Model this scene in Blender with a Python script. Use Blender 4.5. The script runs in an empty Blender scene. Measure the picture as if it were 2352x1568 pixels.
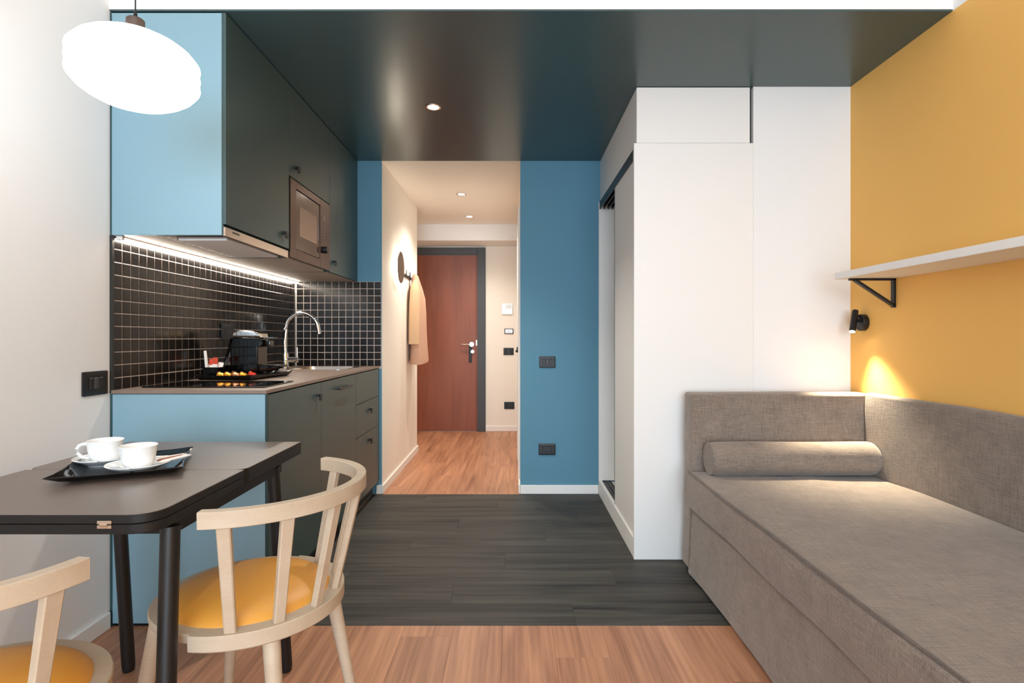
import bpy, bmesh, math, random
from mathutils import Vector, Matrix, Euler, noise as mnoise
random.seed(7)
PI = math.pi
SC = bpy.context.scene
COL = SC.collection

def lin(r, g, b):
    f = lambda c: (c/255/12.92) if c/255 <= 0.04045 else ((c/255+0.055)/1.055)**2.4
    return (f(r), f(g), f(b), 1.0)

# ------------------------------------------------------------------ camera, world, daylight, exposure
cd = bpy.data.cameras.new('camera'); cam = bpy.data.objects.new('camera', cd); COL.objects.link(cam)
cam.location = (0, 0, 1.096); cam.rotation_euler = (PI/2, 0, 0)
cd.sensor_width = 36.0; cd.lens = 36.0*1285/2352
cd.shift_x = -2/2352; cd.shift_y = -10/2352
cd.clip_start = 0.05; cd.clip_end = 60
SC.camera = cam

w = bpy.data.worlds.new('world'); SC.world = w; w.use_nodes = True
bg = w.node_tree.nodes['Background']; bg.inputs[0].default_value = (0.75, 0.87, 1.0, 1); bg.inputs[1].default_value = 1.0

def area(name, loc, rot, sx, sy, energy, col, spread=PI):
    l = bpy.data.lights.new(name, 'AREA'); l.shape = 'RECTANGLE'; l.size = sx; l.size_y = sy
    l.energy = energy; l.color = col; l.spread = spread
    o = bpy.data.objects.new(name, l); COL.objects.link(o); o.location = loc; o.rotation_euler = rot
    return o
# daylight coming in through the large window behind the camera
area('daylight', (0.05, -3.75, 1.42), (PI/2, 0, 0), 2.9, 2.15, 258, (0.655, 0.835, 1.0))

SC.view_settings.view_transform = 'Standard'; SC.view_settings.look = 'None'
SC.view_settings.exposure = 0.31; SC.view_settings.gamma = 1.0
SC.view_settings.use_curve_mapping = False
try:
    SC.cycles.max_bounces = 10; SC.cycles.diffuse_bounces = 6; SC.cycles.glossy_bounces = 4
    SC.cycles.sample_clamp_indirect = 6.0; SC.cycles.use_denoising = True
    SC.cycles.caustics_reflective = False; SC.cycles.caustics_refractive = False
except Exception: pass
WARM = (1.0, 0.93, 0.84)

# ------------------------------------------------------------------ materials
MATS = {}
def nmat(name):
    m = bpy.data.materials.new(name); m.use_nodes = True
    nt = m.node_tree; b = nt.nodes['Principled BSDF']
    MATS[name] = m
    return m, nt, b
def nd(nt, t, **kw):
    n = nt.nodes.new(t)
    for k, v in kw.items(): setattr(n, k, v)
    return n
def bump_to(nt, b, src, strength, dist):
    bp = nd(nt, 'ShaderNodeBump'); bp.inputs['Strength'].default_value = strength; bp.inputs['Distance'].default_value = dist
    nt.links.new(src, bp.inputs['Height']); nt.links.new(bp.outputs[0], b.inputs['Normal'])
def plain(name, rgb, rough=0.5, metal=0.0, spec=0.5, grain=250.0, bump=0.08, var=0.03, coat=0.0, sheen=0.0):
    """Even finish: faint colour variation and fine relief."""
    m, nt, b = nmat(name)
    g = nd(nt, 'ShaderNodeNewGeometry')
    n = nd(nt, 'ShaderNodeTexNoise'); n.inputs['Scale'].default_value = grain; n.inputs['Detail'].default_value = 3
    nt.links.new(g.outputs['Position'], n.inputs['Vector'])
    c = lin(*rgb)
    mx = nd(nt, 'ShaderNodeMix', data_type='RGBA')
    mx.inputs[6].default_value = tuple(min(1, x*(1-var)) for x in c[:3])+(1,)
    mx.inputs[7].default_value = tuple(min(1, x*(1+var)) for x in c[:3])+(1,)
    nt.links.new(n.outputs['Fac'], mx.inputs[0]); nt.links.new(mx.outputs[2], b.inputs['Base Color'])
    b.inputs['Roughness'].default_value = rough; b.inputs['Metallic'].default_value = metal
    b.inputs['Specular IOR Level'].default_value = spec
    if coat: b.inputs['Coat Weight'].default_value = coat; b.inputs['Coat Roughness'].default_value = 0.03
    if sheen: b.inputs['Coat Weight'].default_value = sheen; b.inputs['Coat Roughness'].default_value = 0.55   # satin lacquer
    if bump: bump_to(nt, b, n.outputs['Fac'], bump, 0.001)
    return m
def glow(name, rgb, strength):
    m, nt, b = nmat(name)
    b.inputs['Base Color'].default_value = (0.9, 0.9, 0.88, 1)
    b.inputs['Emission Color'].default_value = tuple(rgb)+(1,); b.inputs['Emission Strength'].default_value = strength
    return m
def wood(name, light, dark, axis, rough=0.45, stretch=14.0, fine=60.0, var=0.35, contrast=(0.3, 0.72), bump=0.15, streak=0.35):
    """Wood grain along a world axis, shifted for every plank by its random value."""
    m, nt, b = nmat(name)
    g = nd(nt, 'ShaderNodeNewGeometry'); oi = nd(nt, 'ShaderNodeObjectInfo')
    mul = nd(nt, 'ShaderNodeVectorMath', operation='SCALE'); mul.inputs[0].default_value = (7.3, 5.1, 3.7)
    nt.links.new(oi.outputs['Random'], mul.inputs['Scale'])
    add = nd(nt, 'ShaderNodeVectorMath', operation='ADD')
    nt.links.new(g.outputs['Position'], add.inputs[0]); nt.links.new(mul.outputs[0], add.inputs[1])
    mp = nd(nt, 'ShaderNodeMapping')
    s = [stretch]*3; s[axis] = stretch*0.09
    mp.inputs['Scale'].default_value = s
    nt.links.new(add.outputs[0], mp.inputs['Vector'])
    n1 = nd(nt, 'ShaderNodeTexNoise'); n1.inputs['Scale'].default_value = 1.0; n1.inputs['Detail'].default_value = 6; n1.inputs['Distortion'].default_value = 0.9
    nt.links.new(mp.outputs[0], n1.inputs['Vector'])
    mp2 = nd(nt, 'ShaderNodeMapping'); s2 = [fine]*3; s2[axis] = fine*0.03; mp2.inputs['Scale'].default_value = s2
    nt.links.new(add.outputs[0], mp2.inputs['Vector'])
    n2 = nd(nt, 'ShaderNodeTexNoise'); n2.inputs['Scale'].default_value = 2.2; n2.inputs['Detail'].default_value = 4
    nt.links.new(mp2.outputs[0], n2.inputs['Vector'])
    mx = nd(nt, 'ShaderNodeMix'); mx.inputs[0].default_value = streak
    nt.links.new(n1.outputs['Fac'], mx.inputs[2]); nt.links.new(n2.outputs['Fac'], mx.inputs[3])
    rp = nd(nt, 'ShaderNodeValToRGB')
    rp.color_ramp.elements[0].position = contrast[0]; rp.color_ramp.elements[0].color = lin(*dark)
    rp.color_ramp.elements[1].position = contrast[1]; rp.color_ramp.elements[1].color = lin(*light)
    nt.links.new(mx.outputs[0], rp.inputs[0])
    mr = nd(nt, 'ShaderNodeMapRange'); mr.inputs['To Min'].default_value = 1-var/2; mr.inputs['To Max'].default_value = 1+var/2
    nt.links.new(oi.outputs['Random'], mr.inputs['Value'])
    vm = nd(nt, 'ShaderNodeVectorMath', operation='SCALE'); nt.links.new(rp.outputs[0], vm.inputs[0]); nt.links.new(mr.outputs[0], vm.inputs['Scale'])
    nt.links.new(vm.outputs[0], b.inputs['Base Color'])
    b.inputs['Roughness'].default_value = rough
    bump_to(nt, b, mx.outputs[0], bump, 0.001)
    return m
def fabric(name, light, dark, axes=(0, 1), scale=90.0, rough=0.95):
    """Woven cloth with slubbed threads along both directions."""
    m, nt, b = nmat(name)
    g = nd(nt, 'ShaderNodeNewGeometry')
    outs = []
    for ax in (0, 1, 2):
        mp = nd(nt, 'ShaderNodeMapping'); s = [scale*3]*3; s[ax] = scale*0.16; mp.inputs['Scale'].default_value = s
        nt.links.new(g.outputs['Position'], mp.inputs['Vector'])
        n = nd(nt, 'ShaderNodeTexNoise'); n.inputs['Scale'].default_value = 1.0; n.inputs['Detail'].default_value = 3
        nt.links.new(mp.outputs[0], n.inputs['Vector']); outs.append(n.outputs['Fac'])
    a = nd(nt, 'ShaderNodeMath', operation='ADD'); nt.links.new(outs[0], a.inputs[0]); nt.links.new(outs[1], a.inputs[1])
    a2 = nd(nt, 'ShaderNodeMath', operation='ADD'); nt.links.new(a.outputs[0], a2.inputs[0]); nt.links.new(outs[2], a2.inputs[1])
    big = nd(nt, 'ShaderNodeTexNoise'); big.inputs['Scale'].default_value = 14; big.inputs['Detail'].default_value = 4
    nt.links.new(g.outputs['Position'], big.inputs['Vector'])
    a3 = nd(nt, 'ShaderNodeMath', operation='MULTIPLY_ADD'); nt.links.new(big.outputs['Fac'], a3.inputs[0]); a3.inputs[1].default_value = 0.55; nt.links.new(a2.outputs[0], a3.inputs[2])
    mr = nd(nt, 'ShaderNodeMapRange'); mr.inputs['From Min'].default_value = 1.42; mr.inputs['From Max'].default_value = 2.12
    nt.links.new(a3.outputs[0], mr.inputs['Value'])
    mx = nd(nt, 'ShaderNodeMix', data_type='RGBA'); mx.inputs[6].default_value = lin(*dark); mx.inputs[7].default_value = lin(*light)
    nt.links.new(mr.outputs[0], mx.inputs[0]); nt.links.new(mx.outputs[2], b.inputs['Base Color'])
    b.inputs['Roughness'].default_value = rough; b.inputs['Specular IOR Level'].default_value = 0.15
    b.inputs['Sheen Weight'].default_value = 0.25; b.inputs['Sheen Roughness'].default_value = 0.5
    bump_to(nt, b, a2.outputs[0], 0.35, 0.002)
    return m
def clear(name, rgb=(1, 1, 1), amount=0.9, rough=0.02):
    m, nt, b = nmat(name)
    nt.nodes.remove(b)
    out = nt.nodes['Material Output']
    t = nd(nt, 'ShaderNodeBsdfTransparent'); t.inputs[0].default_value = tuple(rgb)+(1,)
    gl = nd(nt, 'ShaderNodeBsdfGlossy'); gl.inputs['Roughness'].default_value = rough
    mx = nd(nt, 'ShaderNodeMixShader'); mx.inputs[0].default_value = 1-amount
    nt.links.new(t.outputs[0], mx.inputs[1]); nt.links.new(gl.outputs[0], mx.inputs[2]); nt.links.new(mx.outputs[0], out.inputs[0])
    return m

M_WHITE = plain('white_wall_paint', (238, 237, 235), 0.85, grain=420, bump=0.04, var=0.01)
M_CREAM = plain('cream_wall_paint', (240, 233, 222), 0.85, grain=420, bump=0.04, var=0.01)
M_BLUE = plain('teal_blue_wall_paint', (92, 140, 162), 0.8, grain=420, bump=0.06, var=0.05)
M_OCHRE = plain('ochre_wall_paint', (238, 184, 98), 0.75, grain=420, bump=0.05, var=0.02)
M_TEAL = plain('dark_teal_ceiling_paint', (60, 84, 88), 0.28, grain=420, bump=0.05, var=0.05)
M_PANEL = plain('blue_laminate', (118, 157, 172), 0.48, spec=1.0, sheen=0.8, grain=600, bump=0.03, var=0.04)
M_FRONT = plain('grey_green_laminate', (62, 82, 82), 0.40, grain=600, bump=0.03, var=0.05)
M_EDGE = plain('dark_teal_edge', (40, 72, 76), 0.5)
M_CARC = plain('carcass_laminate', (196, 186, 174), 0.5)
M_BLACK = plain('black_matt', (16, 16, 16), 0.45, grain=300)
M_BLACKG = plain('black_gloss', (7, 7, 7), 0.07, spec=0.38, bump=0)
M_TRACK = plain('black_aluminium', (34, 36, 35), 0.4)
M_WLAM = plain('white_laminate', (238, 235, 230), 0.5, grain=500, bump=0.02, var=0.01)
M_TILE = plain('black_mosaic_tile', (24, 21, 20), 0.2, spec=0.28, grain=40, bump=0.05, var=0.25)
M_GROUT = plain('grey_grout', (196, 180, 170), 0.9, grain=300, bump=0.3, var=0.1)
M_TOP = plain('brown_grey_worktop', (128, 110, 98), 0.42, grain=500, bump=0.06, var=0.1)
M_TABLE = plain('dark_table_laminate', (106, 93, 85), 0.33, spec=0.7, grain=700, bump=0.05, var=0.12)
M_TEDGE = plain('dark_table_edge', (26, 25, 24), 0.5, spec=0.3)
M_STEEL = plain('brushed_steel', (205, 190, 176), 0.28, metal=1.0, grain=300, bump=0.05)
M_CHROME = plain('chrome', (235, 235, 235), 0.05, metal=1.0, bump=0, var=0)
M_COPPER = plain('warm_steel', (92, 72, 63), 0.3, metal=1.0, grain=500, bump=0.03)
M_CERAM = plain('white_ceramic', (244, 244, 242), 0.12, bump=0, var=0, coat=0.4)
M_BEECH = wood('pale_beech', (200, 184, 162), (184, 164, 140), 0, rough=0.5, stretch=12, fine=120, var=0.04, bump=0.05)
M_LEATH = plain('yellow_leatherette', (226, 158, 64), 0.42, grain=330, bump=0.25, var=0.05)
M_OAK = wood('oak_floor', (204, 148, 112), (128, 82, 58), 1, rough=0.42, stretch=10, fine=34, var=0.10, contrast=(0.28, 0.66), streak=0.42)
M_DARK = wood('dark_floor', (82, 79, 73), (36, 36, 35), 0, rough=0.55, stretch=11, fine=30, var=0.14, contrast=(0.33, 0.66), streak=0.4)
M_DARK.node_tree.nodes['Principled BSDF'].inputs['Specular IOR Level'].default_value = 0.25
M_DOOR = wood('red_brown_veneer', (150, 84, 56), (112, 58, 38), 2, rough=0.45, stretch=10, fine=40, var=0.02, contrast=(0.2, 0.8), bump=0.05)
M_SOFA = fabric('grey_brown_weave', (150, 135, 122), (112, 100, 90), scale=115)
M_PIPE = fabric('crease_shaded_weave', (112, 98, 86), (84, 74, 66), scale=115)  # sofa weave darkened: shade of the mattress edge crease put into the piping colour
M_COAT = plain('beige_wool', (214, 178, 142), 0.95, grain=500, bump=0.25, var=0.08, spec=0.1)
M_COATD = plain('rose_beige_wool', (196, 156, 132), 0.95, grain=500, bump=0.25, var=0.08, spec=0.1)
M_FILTER = plain('grey_filter_mesh', (246, 246, 248), 0.6, metal=0.0, grain=700, bump=0.4, var=0.12)
M_GLASS = clear('window_glass', (1, 1, 1), 0.93)
M_SMOKE = clear('smoked_plastic', (0.25, 0.24, 0.23), 0.82)
M_GOLD = plain('gold_foil', (235, 160, 40), 0.25, metal=0.6, bump=0)
M_CAPCU = plain('copper_foil', (196, 130, 92), 0.25, metal=0.7, bump=0)
M_RED = plain('red_foil', (206, 48, 26), 0.3, metal=0.3, bump=0)
M_PAPER = plain('white_paper', (236, 226, 216), 0.8)
M_PRED = plain('red_paper', (196, 66, 38), 0.7)
M_PBRN = plain('brown_paper', (150, 76, 54), 0.7)
M_OVEN = plain('oven_glass', (64, 48, 42), 0.12, bump=0, coat=0.3)
M_OVWIN = plain('oven_window_mesh', (134, 106, 88), 0.3, grain=900, bump=0.2, var=0.2)
M_GREYP = plain('grey_plastic', (60, 60, 60), 0.5)
M_LAMP = glow('lamp_glass_lit', (0.90, 0.955, 1.0), 7.0)
M_LED = glow('led_lit', (1.0, 0.90, 0.77), 46.0)
M_SPOT = glow('spot_lit', (1.0, 0.9, 0.78), 60.0)
M_HALO = glow('halo_lit', (1.0, 0.88, 0.70), 78.0)
M_SCREEN = plain('pale_screen_glass', (232, 238, 238), 0.12, bump=0)

# ------------------------------------------------------------------ mesh helpers
class M:
    def __init__(s): s.bm = bmesh.new(); s.mi = 0
    def _merge(s, b):
        me = bpy.data.meshes.new('t'); b.to_mesh(me); b.free()
        n0 = len(s.bm.faces); s.bm.from_mesh(me); bpy.data.meshes.remove(me)
        s.bm.faces.ensure_lookup_table()
        for f in s.bm.faces[n0:]: f.material_index = s.mi
    def box(s, x0, x1, y0, y1, z0, z1, bev=0.0, seg=1, xf=None, taper=None):
        b = bmesh.new(); bmesh.ops.create_cube(b, size=1)
        for v in b.verts:
            v.co = Vector(((x0+x1)/2+v.co.x*(x1-x0), (y0+y1)/2+v.co.y*(y1-y0), (z0+z1)/2+v.co.z*(z1-z0)))
        if bev > 0: bmesh.ops.bevel(b, geom=list(b.edges), offset=bev, segments=seg, affect='EDGES', profile=0.5)
        if xf is not None: bmesh.ops.transform(b, matrix=xf, verts=b.verts)
        s._merge(b); return s
    def lathe(s, prof, c=(0, 0, 0), seg=32, axis=None, close=False):
        """prof: list of (r, h). axis: direction of h (default +z)."""
        b = bmesh.new(); rings = []
        for r, h in prof:
            if r < 1e-6: rings.append([b.verts.new((0, 0, h))])
            else: rings.append([b.verts.new((r*math.cos(2*PI*i/seg), r*math.sin(2*PI*i/seg), h)) for i in range(seg)])
        for a, d in zip(rings, rings[1:]):
            for i in range(seg):
                j = (i+1) % seg
                if len(a) == 1 and len(d) == 1: continue
                if len(a) == 1: b.faces.new((a[0], d[i], d[j]))
                elif len(d) == 1: b.faces.new((a[i], a[j], d[0]))
                else: b.faces.new((a[i], a[j], d[j], d[i]))
        bmesh.ops.recalc_face_normals(b, faces=b.faces)
        q = Matrix.Identity(4)
        if axis is not None: q = Vector((0, 0, 1)).rotation_difference(Vector(axis).normalized()).to_matrix().to_4x4()
        bmesh.ops.transform(b, matrix=Matrix.Translation(c) @ q, verts=b.verts)
        s._merge(b); return s
    def cyl(s, p0, p1, r0, r1=None, seg=20, bev=0.0):
        r1 = r0 if r1 is None else r1
        p0 = Vector(p0); p1 = Vector(p1); L = (p1-p0).length
        if bev: pr = [(0, 0), (r0-bev, 0), (r0, bev), (r1, L-bev), (r1-bev, L), (0, L)]
        else: pr = [(0, 0), (r0, 0), (r1, L), (0, L)]
        return s.lathe(pr, p0, seg, p1-p0)
    def sweep(s, pts, sec, up=(0, 0, 1), cap=True, scale=None):
        """sec: (u, v) polygon; u across (side), v along up. pts: path."""
        b = bmesh.new(); pts = [Vector(p) for p in pts]; n = len(pts); rings = []
        up = Vector(up)
        for i, p in enumerate(pts):
            t = (pts[min(i+1, n-1)]-pts[max(i-1, 0)]).normalized()
            sd = t.cross(up)
            if sd.length < 1e-4: sd = t.cross(Vector((1, 0, 0)))
            sd.normalize(); u2 = sd.cross(t).normalized(); k = scale[i] if scale else 1.0
            rings.append([b.verts.new(p+sd*u*k+u2*v*k) for u, v in sec])
        m = len(sec)
        for a, d in zip(rings, rings[1:]):
            for i in range(m): b.faces.new((a[i], a[(i+1) % m], d[(i+1) % m], d[i]))
        if cap: b.faces.new(rings[0]); b.faces.new(rings[-1])
        bmesh.ops.recalc_face_normals(b, faces=b.faces)
        s._merge(b); return s
    def tube(s, pts, r, seg=10, scale=None):
        return s.sweep(pts, [(r*math.cos(2*PI*i/seg), r*math.sin(2*PI*i/seg)) for i in range(seg)], up=(0.013, 0.021, 1), scale=scale)
    def loft(s, rings, cap=(True, True)):
        b = bmesh.new(); R = [[b.verts.new(p) for p in r] for r in rings]; m = len(R[0])
        for a, d in zip(R, R[1:]):
            for i in range(m): b.faces.new((a[i], a[(i+1) % m], d[(i+1) % m], d[i]))
        if cap[0]: b.faces.new(R[0])
        if cap[1]: b.faces.new(R[-1])
        bmesh.ops.recalc_face_normals(b, faces=b.faces)
        s._merge(b); return s
    def prism(s, poly, z0, z1, bev=0.0, seg=2):
        b = bmesh.new()
        lo = [b.verts.new((x, y, z0)) for x, y in poly]; hi = [b.verts.new((x, y, z1)) for x, y in poly]
        n = len(poly); b.faces.new(lo); b.faces.new(hi)
        for i in range(n): b.faces.new((lo[i], lo[(i+1) % n], hi[(i+1) % n], hi[i]))
        bmesh.ops.recalc_face_normals(b, faces=b.faces)
        if bev:
            ed = [e for e in b.edges if abs(e.verts[0].co.z-e.verts[1].co.z) < 1e-6]
            bmesh.ops.bevel(b, geom=ed, offset=bev, segments=seg, affect='EDGES', profile=0.5)
        s._merge(b); return s
    def xf(s, mtx): bmesh.ops.transform(s.bm, matrix=mtx, verts=s.bm.verts); return s

def rrect(x0, x1, y0, y1, r, n=5):
    out = []
    for cx, cy, a in ((x1-r, y0+r, -90), (x1-r, y1-r, 0), (x0+r, y1-r, 90), (x0+r, y0+r, 180)):
        for i in range(n+1):
            t = math.radians(a+90*i/n); out.append((cx+r*math.cos(t), cy+r*math.sin(t)))
    return out

def wloc(o):
    v = Vector((0, 0, 0))
    while o is not None: v = v+o.location; o = o.parent
    return v
def obj(name, m, mats, parent=None, org=None, smooth=True):
    """Link one mesh object. Vertices are given in world space (or in the parent's frame when its root is at the origin)."""
    me = bpy.data.meshes.new(name)
    base = wloc(parent) if parent is not None else Vector((0, 0, 0))
    o0 = Vector(org) if org is not None else base
    if o0.length > 0: bmesh.ops.translate(m.bm, vec=-o0, verts=m.bm.verts)
    m.bm.to_mesh(me); m.bm.free()
    if not isinstance(mats, (list, tuple)): mats = [mats]
    for x in mats: me.materials.append(x)
    if smooth:
        for p in me.polygons: p.use_smooth = True
        me.set_sharp_from_angle(angle=math.radians(32))
    o = bpy.data.objects.new(name, me); COL.objects.link(o)
    if smooth:
        wm = o.modifiers.new('weighted', 'WEIGHTED_NORMAL'); wm.keep_sharp = True; wm.weight = 70
    if parent is not None: o.parent = parent
    o.location = o0-base
    return o
def tag(o, label, cat, group=None, kind=None):
    o['label'] = label; o['category'] = cat
    if group: o['group'] = group
    if kind: o['kind'] = kind
    return o
def thing(name, loc, label, cat, group=None, kind=None):
    o = bpy.data.objects.new(name, None); COL.objects.link(o); o.location = loc; o.empty_display_size = 0.05
    return tag(o, label, cat, group, kind)
def struct(name, m, mat, label, cat, parent=None):
    o = obj(name, m, mat, parent)
    return tag(o, label, cat, kind='structure')
def copy_tree(o, parent=None):
    c = o.copy(); COL.objects.link(c); c.parent = parent
    for ch in list(o.children): copy_tree(ch, c)
    return c

# ------------------------------------------------------------------ the room shell
XL, XR = -1.527, 1.665          # left and right wall faces
Y1, Y2 = 2.12, 3.92             # front edge of the kitchen zone, back wall
HC = 2.33                       # kitchen and hall ceiling height
ZT = 2.78                       # main ceiling height
HX0, HX1 = -0.918, 0.052        # hall opening
HB = 6.52                       # hall back wall
YF = -3.6                       # window wall behind the camera

# floor: a screed slab with single planks on it
fl = struct('floor', M().box(XL-0.2, XR+0.2, YF-0.1, HB+0.1, -0.06, -0.006), plain('screed', (70, 62, 56), 0.9),
            'plank floor, oak in the room and hall with a dark plank field in the kitchen zone', 'floor')
def plank_mesh(name, lx, ly, mat):
    m = M().box(-lx/2, lx/2, -ly/2, ly/2, -0.006, 0.0, bev=0.0004)
    me = bpy.data.meshes.new(name); m.bm.to_mesh(me); m.bm.free(); me.materials.append(mat); return me
PLK = {}
def plank(x0, x1, y0, y1, mat, g=0.0002):
    key = (round(x1-x0, 3), round(y1-y0, 3), mat.name)
    if key not in PLK: PLK[key] = plank_mesh('plank', x1-x0-2*g, y1-y0-2*g, mat)
    o = bpy.data.objects.new('plank', PLK[key]); COL.objects.link(o); o.parent = fl
    o.location = ((x0+x1)/2, (y0+y1)/2, 0)
def lay_y(xa, xb, ya, yb, wd, ln, mat, off0):
    x = xa; k = 0
    while x < xb-1e-4:
        xe = min(x+wd, xb); y = ya-((k*0.37+off0) % 1.0)*ln; k += 1
        while y < yb-1e-4:
            a, b = max(y, ya), min(y+ln, yb)
            if b-a > 0.002: plank(x, xe, a, b, mat)
            y += ln
        x = xe
def lay_x(xa, xb, ya, yb, wd, ln, mat, off0):
    y = ya; k = 0
    while y < yb-1e-4:
        ye = min(y+wd, yb); x = xa-((k*0.41+off0) % 1.0)*ln; k += 1
        while x < xb-1e-4:
            a, b = max(x, xa), min(x+ln, xb)
            if b-a > 0.002: plank(a, b, y, ye, mat)
            x += ln
        y = ye
lay_y(XL, XR, YF, 2.126, 0.186, 1.22, M_OAK, 0.15)
lay_x(XL, XR, 2.126, 3.905, 0.178, 1.22, M_DARK, 0.55)
lay_y(-1.7, HX1, 3.905, HB, 0.186, 1.22, M_OAK, 0.35)

wl = struct('wall_left', M().box(XL-0.1, XL, YF, Y2+0.01, 0, ZT), M_WHITE, 'white wall on the left, behind table and tiled kitchen run', 'wall')
wr = struct('wall_right', M().box(XR, XR+0.1, YF, Y2+0.01, 0, HC), M_OCHRE, 'ochre yellow wall on the right above the daybed', 'wall')
u = obj('upper_band', M().box(XR, XR+0.1, YF, Y2, HC, ZT), M_WHITE, wr); u['label'] = 'white band above the ochre paint'
wb = struct('wall_back', M().box(XL, HX0-0.002, Y2, Y2+0.012, 0, HC), M_BLUE, 'narrow blue wall between kitchen run and hall opening', 'wall')
struct('wall_pier', M().box(HX1, XR+0.1, Y2, Y2+0.012, 0, HC), M_BLUE, 'blue wall pier with two black wall plates right of the hall', 'wall')
struct('wall_hall_left', M().box(-1.62, HX0, Y2+0.012, 5.36, 0, HC), M_CREAM, 'cream left wall of the hall with round lamp and coat', 'wall')
struct('wall_hall_right', M().box(HX1, 0.2, Y2+0.012, HB, 0, HC), M_CREAM, 'cream right wall of the hall, seen edge on', 'wall')
struct('wall_hall_back', M().box(-1.8, 0.2, HB, HB+0.1, 0, HC), M_CREAM, 'cream wall at the end of the hall around the entrance door', 'wall')
struct('wall_hall_corner', M().box(-1.72, -1.62, 5.3, HB, 0, HC), M_CREAM, 'cream side wall of the hall beyond the corner', 'wall')
# window wall behind the camera
wx0, wx1, wz0, wz1 = -1.4, 1.5, 0.35, 2.5
m = M(); m.box(XL-0.1, wx0, YF-0.1, YF, 0, ZT); m.box(wx1, XR+0.1, YF-0.1, YF, 0, ZT)
m.box(wx0, wx1, YF-0.1, YF, 0, wz0); m.box(wx0, wx1, YF-0.1, YF, wz1, ZT)
struct('wall_front', m, M_WHITE, 'white wall with the large window behind the camera', 'wall')
wn = thing('window_1', (0.05, YF-0.05, wz0), 'large white framed window lighting the room from behind the camera', 'window', kind='structure')
m = M()
for a, b, c, d in ((wx0, wx1, wz0, wz0+.06), (wx0, wx1, wz1-.06, wz1), (wx0, wx0+.06, wz0+.06, wz1-.06), (wx1-.06, wx1, wz0+.06, wz1-.06), (0.02, 0.08, wz0+.06, wz1-.06)):
    m.box(a, b, YF-0.08, YF-0.02, c, d, 0.004)
obj('window_frame', m, M_WLAM, wn)
for a, b in ((wx0+.06, 0.02), (0.08, wx1-.06)): obj('pane', M().box(a, b, YF-0.054, YF-0.048, wz0+.06, wz1-.06), M_GLASS, wn)

struct('ceiling', M().box(XL-0.1, XR+0.1, YF-0.1, Y1+0.02, ZT, ZT+0.05), M_WHITE, 'white main ceiling above the table and daybed', 'ceiling')
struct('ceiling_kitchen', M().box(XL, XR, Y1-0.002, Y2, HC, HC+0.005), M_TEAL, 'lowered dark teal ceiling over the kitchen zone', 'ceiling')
struct('ceiling_drop', M().box(XL, XR, Y1-0.004, Y1+0.05, HC+0.006, ZT), M_WHITE, 'white front face of the lowered kitchen ceiling', 'ceiling')
struct('ceiling_hall', M().box(-1.72, 0.2, Y2, HB, HC, HC+0.05), M_CREAM, 'cream ceiling of the hall with two recessed spotlights', 'ceiling')
struct('ceiling_hall_drop', M().box(-1.72, HX1, 6.12, HB, 2.153, HC), M_WHITE, 'white boxed beam across the hall before the entrance door', 'beam')

def skirting(name, x0, x1, y0, y1, label):
    struct(name, M().box(x0, x1, y0, y1, 0, 0.062, 0.003), M_WLAM, label, 'baseboard')
skirting('baseboard_left', XL, XL+0.013, YF, 2.108, 'white baseboard along the left wall under the table')
skirting('baseboard_right', XR-0.013, XR, YF, 0.4, 'white baseboard of the ochre wall near the window')
skirting('baseboard_pier', HX1, 0.597, Y2-0.013, Y2, 'white baseboard under the blue pier right of the hall')
skirting('baseboard_back', -0.955, HX0, Y2-0.013, Y2, 'short white baseboard end beside the kitchen drawers')
skirting('baseboard_hall_left', HX0, HX0+0.013, Y2-0.013, 5.372, 'cream lit baseboard along the left hall wall')
skirting('baseboard_hall_back', -0.318, HX1, HB-0.013, HB, 'white baseboard at the end of the hall right of door')
skirting('baseboard_hall_right', HX1-0.012, HX1, Y2, 4.08, 'short white baseboard on the right hall wall')

# entrance door at the end of the hall
d1 = thing('door_1', (-0.85, HB, 0), 'red brown entrance door in a dark grey frame at hall end', 'door', kind='structure')
m = M(); m.box(-0.411, -0.318, HB-0.03, HB+0.02, 0, 2.136, 0.003); m.box(-1.41, -0.411, HB-0.03, HB+0.02, 2.052, 2.136, 0.003); m.box(-1.41, -1.317, HB-0.03, HB+0.02, 0, 2.052, 0.003)
obj('door_frame', m, plain('dark_grey_frame', (64, 66, 68), 0.5), d1)
lf = obj('door_leaf', M().box(-1.314, -0.428, HB-0.015, HB+0.02, 0.006, 2.048, 0.003), M_DOOR, d1)
obj('door_stop', M().box(-0.428, -0.411, HB-0.008, HB+0.02, 0.0, 2.052), M_DOOR, d1)
m = M(); m.box(-0.512, -0.478, HB-0.022, HB-0.015, 0.80, 1.03, 0.004); obj('escutcheon', m, M_BLACK, lf)
m = M(); m.cyl((-0.478, HB-0.03, 1.012), (-0.478, HB-0.015, 1.012), 0.026); m.cyl((-0.49, HB-0.07, 1.008), (-0.49, HB-0.02, 1.008), 0.011)
m.tube([(-0.49, HB-0.065, 1.008), (-0.52, HB-0.068, 1.01), (-0.60, HB-0.06, 1.012)], 0.0095); obj('door_handle', m, M_CHROME, lf)
m = M(); m.cyl((-0.468, HB-0.04, 0.928), (-0.468, HB-0.015, 0.928), 0.022, bev=0.004); obj('lock_cylinder', m, M_CHROME, lf)
obj('strike_plate', M().box(-0.428, -0.418, HB-0.013, HB-0.006, 1.0, 1.06), M_CHROME, lf)

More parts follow.
